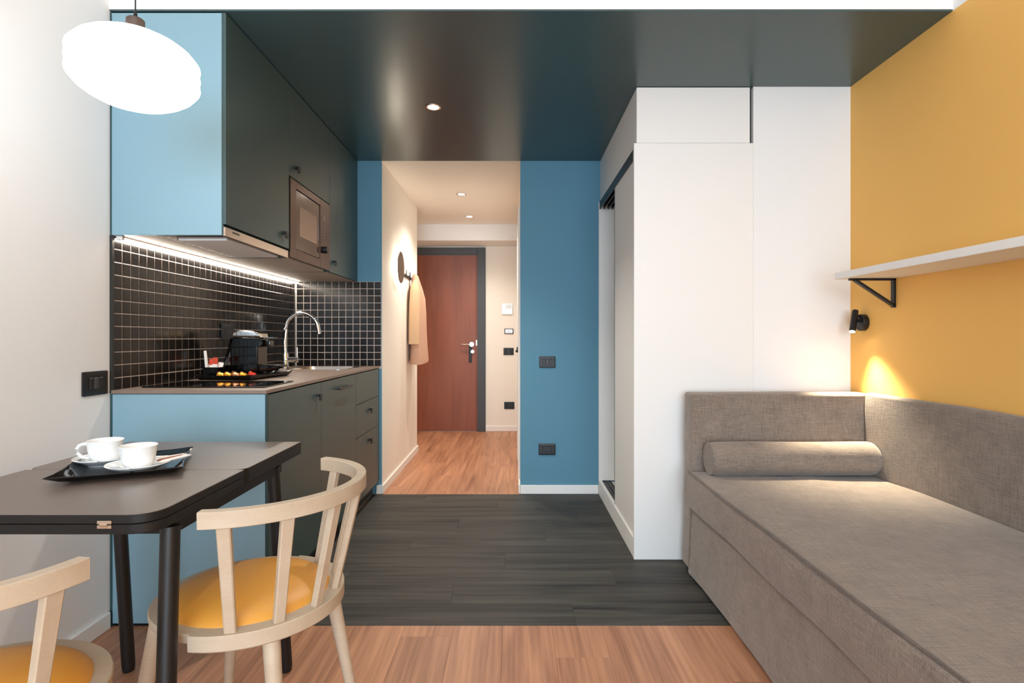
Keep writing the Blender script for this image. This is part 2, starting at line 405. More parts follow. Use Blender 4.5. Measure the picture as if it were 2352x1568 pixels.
# bathroom door on the right hall wall, seen edge on
d2 = thing('door_2', (HX1, 4.6, 0), 'white bathroom door casing on the right hall wall, seen edge on', 'door', kind='structure')
m = M(); m.box(HX1-0.014, HX1, 4.10, 4.17, 0, 2.05, 0.003); m.box(HX1-0.014, HX1, 5.0, 5.07, 0, 2.05, 0.003); m.box(HX1-0.014, HX1, 4.17, 5.0, 1.98, 2.05, 0.003)
obj('door_casing', m, M_WLAM, d2)
obj('door_leaf', M().box(HX1-0.008, HX1+0.0, 4.172, 4.998, 0.005, 1.978), M_WLAM, d2)
m = M(); m.cyl((HX1-0.008, 4.24, 1.0), (HX1-0.024, 4.24, 1.0), 0.022, bev=0.003); m.cyl((HX1-0.02, 4.24, 0.99), (HX1-0.032, 4.24, 0.99), 0.008); obj('door_handle', m, M_BLACK, d2)

# ------------------------------------------------------------------ mosaic tiles behind the worktop (parts of the two walls)
TP, TS = 0.04944, 0.0456
def tile_mesh():
    m = M(); b = bmesh.new()
    h = TS/2; f = h-0.0014; d = 0.0018
    lo = [b.verts.new(p) for p in ((-h, 0, -h), (h, 0, -h), (h, 0, h), (-h, 0, h))]
    md = [b.verts.new(p) for p in ((-h, d-0.0009, -h), (h, d-0.0009, -h), (h, d-0.0009, h), (-h, d-0.0009, h))]
    hi = [b.verts.new(p) for p in ((-f, d, -f), (f, d, -f), (f, d, f), (-f, d, f))]
    b.faces.new(hi)
    for a, c in ((lo, md), (md, hi)):
        for i in range(4): b.faces.new((a[i], a[(i+1) % 4], c[(i+1) % 4], c[i]))
    bmesh.ops.recalc_face_normals(b, faces=b.faces)
    me = bpy.data.meshes.new('tile'); b.to_mesh(me); b.free(); me.materials.append(M_TILE); m.bm.free(); return me
TM = tile_mesh()
ZW = 0.895
G0 = 0.0030   # grout face in front of the wall
rows = 12; cols_l = 36
y_start = 2.132; z_start = ZW-0.0045
obj('grout', M().box(XL, XL+G0, 2.130, 3.92, ZW-0.02, 1.484), M_GROUT, wl)
obj('grout', M().box(XL+0.006, HX0-0.003, 3.92-G0, 3.92, ZW-0.02, 1.484), M_GROUT, wb)
n_single = 0; rest = M()
for c in range(cols_l):
    for r in range(rows):
        p = Vector((XL+G0, y_start+TP*(c+0.5), z_start+TP*(r+0.5)))
        rot = Euler((random.uniform(-.005, .005), random.uniform(-.004, .004), -PI/2+random.uniform(-.005, .005)))
        if n_single < 300:
            o = bpy.data.objects.new('tile', TM); COL.objects.link(o); o.parent = wl; o.location = p; o.rotation_euler = rot; n_single += 1
        else:
            t = bmesh.new(); t.from_mesh(TM); bmesh.ops.transform(t, matrix=Matrix.Translation(p) @ rot.to_matrix().to_4x4(), verts=t.verts); rest._merge(t)
o = obj('tiles', rest, M_TILE, wl, smooth=False); o['kind'] = 'stuff'
for c in range(12):
    for r in range(rows):
        p = Vector((XL+0.012+TP*(c+0.5), 3.92-G0, z_start+TP*(r+0.5)))
        o = bpy.data.objects.new('tile', TM); COL.objects.link(o); o.parent = wb; o.location = p
        o.rotation_euler = (random.uniform(-.005, .005), 0, PI+random.uniform(-.005, .005))
tr = obj('tile_edge_trim', M().box(XL, XL+0.010, 2.118, 2.130, ZW-0.012, 1.482), M_TRACK, wl); tr['label'] = 'dark metal profile closing the tiles'

# ------------------------------------------------------------------ upper cabinets
UB = 1.482   # underside
UF = -1.088  # door faces
UT = 2.326
def knob(parent, x, y, z):
    m = M(); m.box(x, x+0.020, y-0.014, y+0.014, z+0.001, z+0.012, 0.001); m.box(x+0.014, x+0.022, y-0.014, y+0.014, z-0.018, z+0.012, 0.001)
    return obj('knob', m, M_BLACK, parent)
ub = [2.120, 2.722, 3.322, 3.918]
c = thing('upper_cabinet', (XL, ub[0], UB), 'upper kitchen cabinet over the hood with light blue end panel', 'cabinet')
obj('end_panel', M().box(XL+0.0095, -1.102, Y1-0.004, Y1+0.014, UB, UT-0.004, 0.0012), M_PANEL, c)
obj('edge_filler', M().box(XL, XL+0.009, Y1, Y1+0.010, UB, UT), M_EDGE, wl)
obj('carcass', M().box(XL+0.0105, UF-0.022, Y1+0.014, ub[1]-0.001, 1.522, UT), M_EDGE, c)
obj('bottom_panel', M().box(XL+0.0105, -1.362, Y1+0.014, ub[1]-0.001, UB, UB+0.016), M_CARC, c)
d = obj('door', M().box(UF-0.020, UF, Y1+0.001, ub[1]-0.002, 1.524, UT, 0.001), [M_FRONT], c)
knob(d, UF, 2.645, 1.582)
c = thing('upper_cabinet', (XL, ub[1], UB), 'middle upper cabinet whose small door sits over the microwave', 'cabinet')
m = M(); m.box(XL+0.0105, UF-0.022, ub[1]+0.001, ub[1]+0.017, UB, UT); m.box(XL+0.0105, UF-0.022, ub[2]-0.017, ub[2]-0.001, UB, UT); m.box(XL+0.0105, UF-0.022, ub[1]+0.017, ub[2]-0.017, 1.88, UT)
obj('carcass', m, M_EDGE, c)
obj('bottom_panel', M().box(XL+0.0105, UF-0.03, ub[1]+0.017, ub[2]-0.017, UB, UB+0.016), M_CARC, c)
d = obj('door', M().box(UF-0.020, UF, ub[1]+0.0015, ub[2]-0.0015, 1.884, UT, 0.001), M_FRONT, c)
knob(d, UF, 2.80, 1.935)
c = thing('upper_cabinet', (XL, ub[2], UB), 'last upper cabinet beside the blue wall, full height door', 'cabinet')
obj('carcass', M().box(XL+0.0105, UF-0.022, ub[2]+0.001, ub[3]-0.001, UB+0.016, UT), M_EDGE, c)
obj('bottom_panel', M().box(XL+0.0105, UF-0.022, ub[2]+0.001, ub[3]-0.001, UB, UB+0.016), M_CARC, c)
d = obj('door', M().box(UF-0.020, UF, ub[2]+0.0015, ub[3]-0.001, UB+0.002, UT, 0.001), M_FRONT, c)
knob(d, UF, 3.385, 1.545)

h = thing('cooker_hood', (-1.23, 2.43, UB), 'built-in cooker hood with copper toned steel front strip under first upper cabinet', 'hood')
obj('hood_body', M().box(-1.36, UF-0.012, Y1+0.016, ub[1]-0.004, UB, 1.516, 0.001), plain('hood_gloss_steel', (70, 60, 54), 0.12, metal=0.9, bump=0), h)
fs = obj('front_strip', M().box(UF-0.012, UF-0.003, Y1+0.004, ub[1]-0.004, UB-0.002, 1.515, 0.001), M_STEEL, h)
m = M()
for i in range(6): m.box(UF-0.004, UF-0.0024, 2.178+i*0.0095, 2.1845+i*0.0095, 1.499, 1.506)
obj('logo', m, M_GREYP, fs)
obj('grease_filter', M().box(-1.315, -1.125, 2.20, 2.675, UB-0.006, UB+0.001, 0.001), M_FILTER, h)

mw = thing('microwave_oven', (-1.3, 3.02, UB), 'built-in microwave with copper toned frame and dark glass door', 'microwave')
y0, y1, z0, z1 = ub[1]+0.005, ub[2]-0.005, 1.487, 1.876
obj('housing', M().box(-1.45, UF-0.012, ub[1]+0.019, ub[2]-0.019, UB+0.018, z1), M_GREYP, mw)
m = M(); fx0, fx1 = UF-0.012, UF+0.004
dy0, dy1, dz0, dz1 = 2.80, 3.150, 1.535, 1.838
m.box(fx0, fx1, y0, dy0, z0, z1, 0.001); m.box(fx0, fx1, dy1, y1, z0, z1, 0.001); m.box(fx0, fx1, dy0, dy1, z0, dz0, 0.001); m.box(fx0, fx1, dy0, dy1, dz1, z1, 0.001)
obj('frame', m, M_COPPER, mw)
dd = obj('door', M().box(fx0, fx1-0.004, dy0+0.003, dy1-0.001, dz0+0.003, dz1-0.003, 0.001), M_OVEN, mw)
obj('window', M().box(fx1-0.0045, fx1-0.003, dy0+0.055, dy1-0.045, dz0+0.075, dz1-0.075), M_OVWIN, dd)
obj('display', M().box(fx1-0.0005, fx1+0.001, 3.185, 3.235, 1.755, 1.79), M_OVEN, mw)
m = M()
for i in range(6): m.box(fx1-0.0005, fx1+0.001, 3.205, 3.216, 1.64+i*0.018, 1.648+i*0.018)
obj('buttons', m, M_OVEN, mw)
obj('dial', M().cyl((fx1-0.001, 3.205, 1.595), (fx1+0.024, 3.205, 1.595), 0.019, bev=0.002), M_BLACK, mw)

ld = thing('led_strip', (-1.50, 3.02, UB), 'lit LED strip under the upper cabinets along the tiles', 'light')
obj('profile', M().box(XL+0.0125, XL+0.036, 2.140, 3.905, UB-0.006, UB, 0.001), M_STEEL, ld)
obj('diffuser', M().box(XL+0.014, XL+0.034, 2.150, 3.900, UB-0.013, UB-0.006, 0.002, 2), M_LED, ld)
obj('end_cap', M().box(XL+0.0125, XL+0.036, 2.134, 2.150, UB-0.014, UB, 0.001), M_WLAM, ld)

# ------------------------------------------------------------------ base cabinets and worktop
BF = -0.934
BT = 0.880
bb = [2.118, 2.728, 3.328, 3.912]
ca = thing('base_cabinet', (-1.23, 2.42, 0), 'base cabinet with blue end panel and single door behind the table', 'cabinet')
obj('end_panel', M().box(XL+0.0105, BF-0.004, Y1-0.002, Y1+0.016, 0.012, BT, 0.0012), M_PANEL, ca)
obj('edge_filler', M().box(XL, XL+0.009, Y1, Y1+0.010, 0.0, BT), M_EDGE, wl)
obj('carcass', M().box(XL+0.02, BF-0.022, Y1+0.016, bb[1]-0.001, 0.09, BT), M_BLACK, ca)
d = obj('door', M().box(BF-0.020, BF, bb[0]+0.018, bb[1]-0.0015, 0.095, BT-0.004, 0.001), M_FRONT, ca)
obj('front_edge', M().box(BF-0.004, BF, Y1-0.002, Y1+0.016, 0.012, BT), M_EDGE, ca)
knob(d, BF, 2.668, 0.812)
obj('plinth', M().box(XL+0.02, BF-0.045, Y1+0.016, bb[1]-0.001, 0.0, 0.09), M_BLACK, ca)
ca = thing('base_cabinet', (-1.23, 3.03, 0), 'base cabinet with one tall front and black bar handle', 'cabinet')
obj('carcass', M().box(XL+0.02, BF-0.022, bb[1]+0.001, bb[2]-0.001, 0.09, 0.70), M_BLACK, ca)
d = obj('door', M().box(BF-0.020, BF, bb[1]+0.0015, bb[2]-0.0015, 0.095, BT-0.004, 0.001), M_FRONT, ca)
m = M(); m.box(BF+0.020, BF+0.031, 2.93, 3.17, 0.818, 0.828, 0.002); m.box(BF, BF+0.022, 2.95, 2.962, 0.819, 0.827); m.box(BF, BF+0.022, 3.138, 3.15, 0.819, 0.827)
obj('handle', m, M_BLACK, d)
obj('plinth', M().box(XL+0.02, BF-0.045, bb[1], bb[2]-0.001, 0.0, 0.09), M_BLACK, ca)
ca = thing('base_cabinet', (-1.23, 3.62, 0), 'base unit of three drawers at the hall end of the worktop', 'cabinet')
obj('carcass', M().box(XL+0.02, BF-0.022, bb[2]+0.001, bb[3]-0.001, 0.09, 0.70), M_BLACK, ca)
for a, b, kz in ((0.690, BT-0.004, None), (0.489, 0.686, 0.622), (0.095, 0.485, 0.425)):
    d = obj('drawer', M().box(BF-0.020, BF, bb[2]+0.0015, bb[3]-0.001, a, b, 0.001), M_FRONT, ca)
    if kz: knob(d, BF, 3.635, kz)
obj('plinth', M().box(XL+0.02, BF-0.045, bb[2], bb[3]-0.02, 0.0, 0.09), M_BLACK, ca)
obj('plinth_strip', M().box(BF-0.045, BF-0.042, bb[2], bb[3]-0.02, 0.0, 0.012), M_STEEL, ca)

# worktop with a hole for the sink
SX0, SX1, SY0, SY1 = -1.40, -1.03, 3.43, 3.80
def slab_hole(outer, inner, z0, z1):
    b = bmesh.new(); ed = []
    for loop in (outer, inner):
        vs = [b.verts.new((x, y, z0)) for x, y in loop]
        for i in range(len(vs)): ed.append(b.edges.new((vs[i], vs[(i+1) % len(vs)])))
    bmesh.ops.triangle_fill(b, edges=ed, use_beauty=True)
    r = bmesh.ops.extrude_face_region(b, geom=list(b.faces))
    for v in [g for g in r['geom'] if isinstance(g, bmesh.types.BMVert)]: v.co.z = z1
    bmesh.ops.recalc_face_normals(b, faces=b.faces)
    m = M(); m._merge(b); return m
o = obj('worktop', slab_hole([(XL+0.009, Y1-0.006), (BF+0.002, Y1-0.006), (BF+0.002, Y2-0.009), (XL+0.009, Y2-0.009)], rrect(SX0, SX1, SY0, SY1, 0.06), ZW-0.013, ZW), M_TOP, org=(-1.23, 3.0, ZW))
tag(o, 'thin brown grey worktop with hob and sink on the base cabinets', 'worktop')
hb = thing('induction_hob', (-1.23, 2.37, ZW), 'black glass hob set in the front end of the worktop', 'hob')
obj('glass_plate', M().prism(rrect(-1.475, -0.985, 2.218, 2.515, 0.006), ZW, ZW+0.005, 0.0012), M_BLACKG, hb)
m = M()
for i in range(4): m.cyl((-1.06, 2.27+i*0.028, ZW+0.0049), (-1.06, 2.27+i*0.028, ZW+0.0053), 0.005)
m.cyl((-1.01, 2.488, ZW+0.0049), (-1.01, 2.488, ZW+0.0056), 0.006)
o = obj('touch_controls', m, M_GREYP, hb); o['kind'] = 'stuff'
sk = thing('sink', (-1.21, 3.6, ZW), 'inset steel sink beside the tap at the far end of the worktop', 'sink')
def ringloop(x0, x1, y0, y1, r, z): return [(x, y, z) for x, y in rrect(x0, x1, y0, y1, r)]
m = M().loft([ringloop(SX0-0.012, SX1+0.012, SY0-0.012, SY1+0.012, 0.066, ZW+0.0005), ringloop(SX0-0.012, SX1+0.012, SY0-0.012, SY1+0.012, 0.066, ZW+0.0035), ringloop(SX0+0.006, SX1-0.006, SY0+0.006, SY1-0.006, 0.055, ZW+0.003)], cap=(False, False))
obj('rim', m, M_CHROME, sk)
m = M().loft([ringloop(SX0+0.006, SX1-0.006, SY0+0.006, SY1-0.006, 0.055, ZW+0.003), ringloop(SX0+0.02, SX1-0.02, SY0+0.02, SY1-0.02, 0.06, ZW-0.15), ringloop(SX0+0.05, SX1-0.05, SY0+0.05, SY1-0.05, 0.05, ZW-0.165)], cap=(False, True))
obj('bowl', m, M_STEEL, sk)
tp = thing('kitchen_tap', (-1.452, 3.57, ZW), 'tall chrome swan neck tap standing behind the sink', 'tap')
bx, by = -1.452, 3.57
obj('base', M().lathe([(0, 0), (0.027, 0), (0.027, 0.006), (0.022, 0.01), (0.022, 0.085), (0.019, 0.10), (0, 0.10)], (bx, by, ZW)), M_CHROME, tp)
pts = [(bx, by, ZW+0.09), (bx, by, ZW+0.17), (bx, by, ZW+0.25)]
for i in range(1, 15):
    t = PI*i/14*0.93; pts.append((bx+0.105-0.105*math.cos(t), by, ZW+0.25+0.105*math.sin(t)))
pts.append((pts[-1][0]+0.008, by, ZW+0.222))
obj('spout', M().tube(pts, 0.0135, 14), M_CHROME, tp)
m = M(); m.cyl((bx+0.015, by, ZW+0.058), (bx+0.085, by, ZW+0.058), 0.018, bev=0.003); m.cyl((bx+0.076, by, ZW+0.07), (bx+0.076, by, ZW+0.135), 0.0045, 0.0035)
obj('lever', m, M_CHROME, tp)

# ------------------------------------------------------------------ things on the worktop
def flared_tray(cx, cy, z, half_x, half_y, inset, height, rot, th=0.004, bow=0.0):
    def loop(hx, hy, zz, corner=0.0):
        pts = []
        cs = [(-1, -1), (1, -1), (1, 1), (-1, 1)]
        for k in range(4):
            a, b2 = cs[k], cs[(k+1) % 4]
            for i in range(6):
                t = i/6; x = a[0]+(b2[0]-a[0])*t; y = a[1]+(b2[1]-a[1])*t
                s = abs(2*t-1)**3
                pull = 1-bow*(1-s)
                if k % 2 == 0: y *= pull
                else: x *= pull
                pts.append((x*hx, y*hy, zz+corner*s))
        return pts
    rings = [loop(half_x-inset, half_y-inset, 0), loop(half_x-inset*0.55, half_y-inset*0.55, height*0.42), loop(half_x, half_y, height, 0.004), loop(half_x-0.004, half_y-0.004, height+0.002, 0.004),
             loop(half_x-inset*0.55-0.004, half_y-inset*0.55-0.004, height*0.42+th), loop(half_x-inset-0.003, half_y-inset-0.003, th)]
    m = M().loft(rings)
    m.xf(Matrix.Translation((cx, cy, z)) @ Matrix.Rotation(rot, 4, 'Z'))
    return m
tc = (-1.325, 2.775, ZW)
o = obj('serving_tray', flared_tray(tc[0], tc[1], ZW, 0.145, 0.185, 0.02, 0.020, math.radians(-7)), M_BLACKG, org=tc); tag(o, 'black tray on the worktop carrying coffee machine and capsules', 'tray')
ZC = ZW+0.0045
# coffee machine, front towards the room
cm = thing('coffee_machine', (-1.35, 2.85, ZC), 'glossy black capsule coffee machine with chrome top on worktop tray', 'coffee machine')
def sidebody(poly, y0, y1, bev=0.006, seg=3):   # poly in (x, z), extruded along y
    m = M().prism(poly, y0, y1, bev, seg)
    return m.xf(Matrix(((1, 0, 0, 0), (0, 0, 1, 0), (0, 1, 0, 0), (0, 0, 0, 1))))
cy0, cy1 = 2.795, 2.905
X = lambda x: -1.41+x
body = [(X(0), ZC+0.012), (X(0.135), ZC+0.012), (X(0.135), ZC+0.145), (X(0.15), ZC+0.15), (X(0.15), ZC+0.195), (X(0.01), ZC+0.195), (X(-0.002), ZC+0.16)]
obj('body', sidebody(body, cy0, cy1), M_BLACKG, cm)
lid = [(X(0.0), ZC+0.196), (X(0.145), ZC+0.196), (X(0.14), ZC+0.214), (X(0.10), ZC+0.228), (X(0.03), ZC+0.232), (X(0.004), ZC+0.222)]
obj('top_lid', sidebody(lid, cy0+0.004, cy1-0.004, 0.008, 3), M_CHROME, cm)
obj('lever', M().box(X(0.09), X(0.20), cy0+0.03, cy1-0.03, ZC+0.186, ZC+0.196, 0.003, 2), M_GREYP, cm)
obj('spout', M().box(X(0.15), X(0.185), cy0+0.03, cy1-0.03, ZC+0.148, ZC+0.182, 0.008, 2), M_BLACKG, cm)
tank = [(X(-0.008), ZC+0.19), (X(-0.008), ZC+0.13), (X(-0.02), ZC+0.105), (X(-0.048), ZC+0.07), (X(-0.055), ZC+0.03), (X(-0.055), ZC+0.012), (X(-0.003), ZC+0.012), (X(-0.003), ZC+0.19)]
obj('water_tank', sidebody(tank, cy0+0.01, cy1-0.01, 0.003, 1), M_SMOKE, cm)
obj('foot', M().box(X(-0.04), X(0.135), cy0+0.01, cy1-0.01, ZC, ZC+0.012), M_BLACK, cm)
drip = [(X(0.136), ZC+0.012), (X(0.18), ZC+0.012), (X(0.245), ZC+0.048), (X(0.245), ZC+0.056), (X(0.136), ZC+0.056)]
dt = obj('drip_tray', sidebody(drip, cy0+0.012, cy1-0.012, 0.003, 2), M_BLACKG, cm)
m = M()
for i in range(7): m.box(X(0.15)+i*0.012, X(0.156)+i*0.012, cy0+0.02, cy1-0.02, ZC+0.056, ZC+0.0575)
obj('grille', m, M_BLACK, dt)
# black box with sachets
bxp = (-1.445, 2.705, ZC)
def openbox(x0, x1, y0, y1, z0, z1, t):
    m = M(); m.box(x0, x1, y0, y1, z0, z0+t); m.box(x0, x0+t, y0, y1, z0, z1); m.box(x1-t, x1, y0, y1, z0, z1); m.box(x0, x1, y0, y0+t, z0, z1); m.box(x0, x1, y1-t, y1, z0, z1); return m
o = obj('sachet_box', openbox(-1.4845, -1.4065, 2.675, 2.735, ZC, ZC+0.052, 0.003), M_BLACKG, org=bxp); tag(o, 'small black box of sugar sachets on the worktop tray', 'box')
def sachet(p, lx, lz, rx, ry, m1, m2, label):
    m = M(); n = 6
    rings = []
    for i in range(n+1):
        t = i/n; wv = lx/2*(1.0-0.06*math.sin(PI*t)); th = 0.0006+0.0032*math.sin(PI*t)
        rings.append([(-wv, -th, lz*t), (0, -th*1.3, lz*t), (wv, -th, lz*t), (wv, th, lz*t), (0, th*1.3, lz*t), (-wv, th, lz*t)])
    m.loft(rings); m.xf(Matrix.Translation(p) @ Euler((rx, ry, 0)).to_matrix().to_4x4())
    o = obj('sugar_sachet', m, [m1, m2], org=p)
    for f in o.data.polygons:
        if m2 is not m1 and (f.center.z > lz*0.62): f.material_index = 1
    tag(o, label, 'sachet', 'sachets in the black box on the worktop'); return o
zb = ZC+0.0035
sachet((-1.466, 2.688, zb), 0.013, 0.128, 0.05, -0.07, M_PAPER, M_PAPER, 'tall plain white stick sachet at the left of the black box')
sachet((-1.455, 2.70, zb), 0.024, 0.088, -0.12, -0.05, M_PAPER, M_PRED, 'red topped white sachet next to the tall stick in the box')
sachet((-1.435, 2.69, zb), 0.024, 0.095, -0.05, 0.03, M_PAPER, M_PRED, 'red topped white sachet in the middle front of the box')
sachet((-1.428, 2.71, zb), 0.026, 0.072, -0.1, 0.16, M_PAPER, M_PAPER, 'short cream sachet leaning at the right of the black box')
sachet((-1.46, 2.718, zb), 0.03, 0.066, -0.06, -0.22, M_PAPER, M_PAPER, 'low white sachet at the back left of the black box')
# coffee capsules
def capsule(p, yaw, m1, label):
    t = thing('coffee_capsule', p, label, 'capsule', 'coffee capsules lying on the worktop tray')
    ax = Vector((math.cos(yaw), math.sin(yaw), -0.08))
    obj('cup', M().lathe([(0, 0.028), (0.008, 0.0275), (0.0105, 0.024), (0.0145, 0.002), (0.0145, 0.0)], p, 20, ax), m1, t)
    obj('foil_rim', M().lathe([(0, -0.001), (0.0178, -0.0008), (0.0182, 0.0004), (0.0145, 0.001)], p, 20, ax), M_CAPCU, t)
zc = ZC+0.0178
capsule((-1.383, 2.633, zc), -0.15, M_GOLD, 'gold coffee capsule nearest the sachet box, leftmost of the row')
capsule((-1.347, 2.630, zc), -0.25, M_GOLD, 'gold coffee capsule second from the left in the front row')
capsule((-1.338, 2.672, zc), 0.1, M_CAPCU, 'copper coffee capsule lying behind the second gold one')
capsule((-1.311, 2.634, zc), -0.2, M_CAPCU, 'copper coffee capsule in the front row beside the last gold one')
capsule((-1.278, 2.634, zc), -0.2, M_GOLD, 'rightmost gold coffee capsule of the front row')
capsule((-1.255, 2.672, zc), -0.1, M_RED, 'red coffee capsule at the right end of the row')

# ------------------------------------------------------------------ wall plates
def plate(name, c, wdt, hgt, normal, label, cat, kind, mat=None, group=None):
    """Wall plate: frame and inserts. normal is '-y' (on a wall facing the camera) or '+x'."""
    t = thing(name, c, label, cat, group)
    R = Matrix.Identity(4) if normal == '-y' else Matrix.Rotation(PI/2, 4, 'Z')
    T = Matrix.Translation(c) @ R
    mat = mat or M_BLACK
    fr = M().loft([[(x, 0, z) for x, z in rrect(-wdt/2, wdt/2, -hgt/2, hgt/2, 0.004, 2)], [(x, -0.007, z) for x, z in rrect(-wdt/2, wdt/2, -hgt/2, hgt/2, 0.004, 2)], [(x, -0.0095, z) for x, z in rrect(-wdt/2+0.012, wdt/2-0.012, -hgt/2+0.012, hgt/2-0.012, 0.003, 2)], [(x, -0.007, z) for x, z in rrect(-wdt/2+0.017, wdt/2-0.017, -hgt/2+0.02, hgt/2-0.02, 0.002, 2)]])
    obj('cover_frame', fr.xf(T), mat, t)
    if kind == 'switch':
        for s in (-1, 0, 1): obj('rocker', M().box(s*0.0235-0.0105, s*0.0235+0.0105, -0.0105, -0.006, -0.021, 0.021, 0.002).xf(T), M_GREYP if s == 0 else mat, t)
    elif kind == 'socket':
        obj('socket_insert', M().box(-0.034, 0.034, -0.009, -0.006, -0.021, 0.021, 0.002).xf(T), mat, t)
        m = M()
        for s in (-1, 0, 1): m.cyl((s*0.013+0.01, -0.0086, 0), (s*0.013+0.01, -0.0096, 0), 0.003)
        obj('contact_holes', m.xf(T), M_GREYP, t)
    return t
plate('light_switch', (0.241, Y2, 0.922), 0.113, 0.080, '-y', 'black light switch on the blue pier, upper plate', 'switch', 'switch')
plate('power_socket', (0.239, Y2, 0.312), 0.118, 0.080, '-y', 'black power socket low on the blue pier, lower plate', 'socket', 'socket')
plate('light_switch', (XL, 2.04, 0.928), 0.12, 0.087, '+x', 'black light switch on the white left wall beside the tiles', 'switch', 'switch')
plate('power_socket', (XL+0.0075, 2.975, 1.125), 0.12, 0.085, '+x', 'black power socket on the tiles behind the coffee machine', 'socket', 'socket')
plate('light_switch', (-0.05, HB, 0.930), 0.118, 0.082, '-y', 'black light switch at hall end right of the entrance door', 'switch', 'switch')
plate('power_socket', (-0.042, HB, 0.301), 0.118, 0.082, '-y', 'black power socket low at hall end right of the entrance door', 'socket', 'socket')
t = thing('key_card_switch', (-0.046, HB, 1.165), 'pale key card switch with thin dark border at hall end', 'switch')
obj('cover_frame', M().box(-0.098, 0.006, HB-0.010, HB, 1.135, 1.195, 0.002), M_GREYP, t)
obj('card_slot_panel', M().box(-0.089, -0.003, HB-0.013, HB-0.009, 1.143, 1.187, 0.002), M_SCREEN, t)
obj('card_slot', M().box(-0.07, -0.022, HB-0.0136, HB-0.0125, 1.163, 1.167), M_GREYP, t)
t = thing('thermostat', (-0.066, HB, 1.425), 'square white glass thermostat at hall end above the card switch', 'thermostat')
obj('glass_front', M().box(-0.130, -0.004, HB-0.016, HB-0.006, 1.360, 1.486, 0.003), M_SCREEN, t)
obj('back_plate', M().box(-0.122, -0.012, HB-0.006, HB, 1.368, 1.478), M_WLAM, t)
obj('display', M().box(-0.085, -0.016, HB-0.0165, HB-0.0155, 1.425, 1.475), plain('grey_display', (206, 200, 192), 0.2, bump=0), t)

# ------------------------------------------------------------------ recessed spotlights
def spot(x, y, energy, label, ang=100):
    t = thing('recessed_spotlight', (x, y, HC), label, 'spotlight')
    obj('bezel', M().lathe([(0.030, 0.0), (0.030, -0.003), (0.041, -0.004), (0.043, 0.0)], (x, y, HC), 28), M_STEEL, t)
    obj('lens', M().lathe([(0, -0.002), (0.030, -0.002)], (x, y, HC), 24), M_SPOT, t)
    l = bpy.data.lights.new('spot_beam', 'SPOT'); l.energy = energy; l.color = WARM; l.spot_size = math.radians(ang); l.spot_blend = 0.8; l.shadow_soft_size = 0.03
    o = bpy.data.objects.new('spot_beam', l); COL.objects.link(o); o.parent = t; o.location = (0, 0, -0.02)
spot(-0.427, 3.0, 62, 'recessed spotlight lit in the dark teal kitchen ceiling', 108)
spot(-0.444, 4.83, 50, 'recessed spotlight in the hall ceiling nearer the kitchen', 130)
spot(-0.445, 5.72, 42, 'recessed spotlight in the hall ceiling nearer the entrance door', 130)

# ------------------------------------------------------------------ round hall lamp, hook rail and coat
hl = thing('wall_lamp', (HX0, 4.40, 1.645), 'round dark disc wall lamp glowing behind on the hall wall', 'lamp')
obj('disc_shade', M().lathe([(0, 0.034), (0.120, 0.034), (0.125, 0.037), (0.120, 0.041), (0, 0.043)], (HX0, 4.40, 1.645), 40, (1, 0, 0)), plain('bronze_disc', (96, 76, 60), 0.5, metal=0.3), hl)
obj('lit_core', M().lathe([(0, 0.0), (0.055, 0.0), (0.055, 0.030), (0, 0.030)], (HX0, 4.40, 1.645), 32, (1, 0, 0)), M_HALO, hl)
hr = thing('hook_rail', (HX0, 4.78, 1.622), 'black coat hook rail on the hall wall beside the lamp', 'hook rail')
obj('rail', M().box(HX0, HX0+0.010, 4.56, 5.02, 1.606, 1.630, 0.002), M_BLACK, hr)
for y in (4.62, 4.79, 4.97):
    m = M(); m.box(HX0+0.009, HX0+0.042, y-0.006, y+0.006, 1.612, 1.622, 0.001); m.box(HX0+0.034, HX0+0.042, y-0.006, y+0.006, 1.612, 1.65, 0.001); obj('hook', m, M_BLACK, hr)
ct = thing('coat', (HX0+0.06, 5.0, 1.63), 'beige wool coat hanging from the hook rail in the hall', 'coat')
def ell(cx, cy, rx, ry, z, n=28, ph=0.0, wr=0.0, tilt=0.0, amp=5):
    out = []
    for i in range(n):
        a = 2*PI*i/n; k = 1+wr*math.sin(amp*a+ph)
        y = cy+ry*k*math.copysign(abs(math.sin(a))**0.85, math.sin(a)); out.append((cx+rx*k*math.copysign(abs(math.cos(a))**0.75, math.cos(a)), y, z+tilt*(y-cy)))
    return out
rings = []
prof = [(1.655, -0.868, 4.965, 0.012, 0.018, 0), (1.635, -0.866, 4.965, 0.026, 0.03, .02), (1.59, -0.862, 4.975, 0.036, 0.06, .05), (1.52, -0.852, 4.995, 0.046, 0.095, .08), (1.44, -0.842, 5.01, 0.056, 0.115, .08),
        (1.32, -0.838, 5.015, 0.060, 0.122, .07), (1.15, -0.838, 5.005, 0.064, 0.14, .05), (1.0, -0.836, 5.0, 0.069, 0.158, .04), (0.90, -0.832, 4.995, 0.074, 0.168, .03), (0.878, -0.832, 4.995, 0.073, 0.168, .03)]
for z, cx, cy, rx, ry, wv in prof: rings.append(ell(cx, cy, rx, ry, z, wr=wv, ph=z*2.0, tilt=(0.12 if z < 1.05 else 0)))
obj('coat_body', M().loft(rings), M_COATD, ct)
rings = []
for z, cx, cy, rx, ry in ((1.60, -0.862, 4.93, 0.012, 0.02), (1.56, -0.860, 4.905, 0.028, 0.04), (1.50, -0.858, 4.885, 0.040, 0.05), (1.38, -0.858, 4.872, 0.046, 0.05), (1.22, -0.858, 4.865, 0.046, 0.048), (1.08, -0.858, 4.86, 0.045, 0.045), (1.035, -0.858, 4.86, 0.046, 0.045)):
    rings.append(ell(cx, cy, rx, ry, z, n=20, wr=0.05, ph=z*9, amp=3))
obj('sleeve', M().loft(rings), M_COAT, ct)
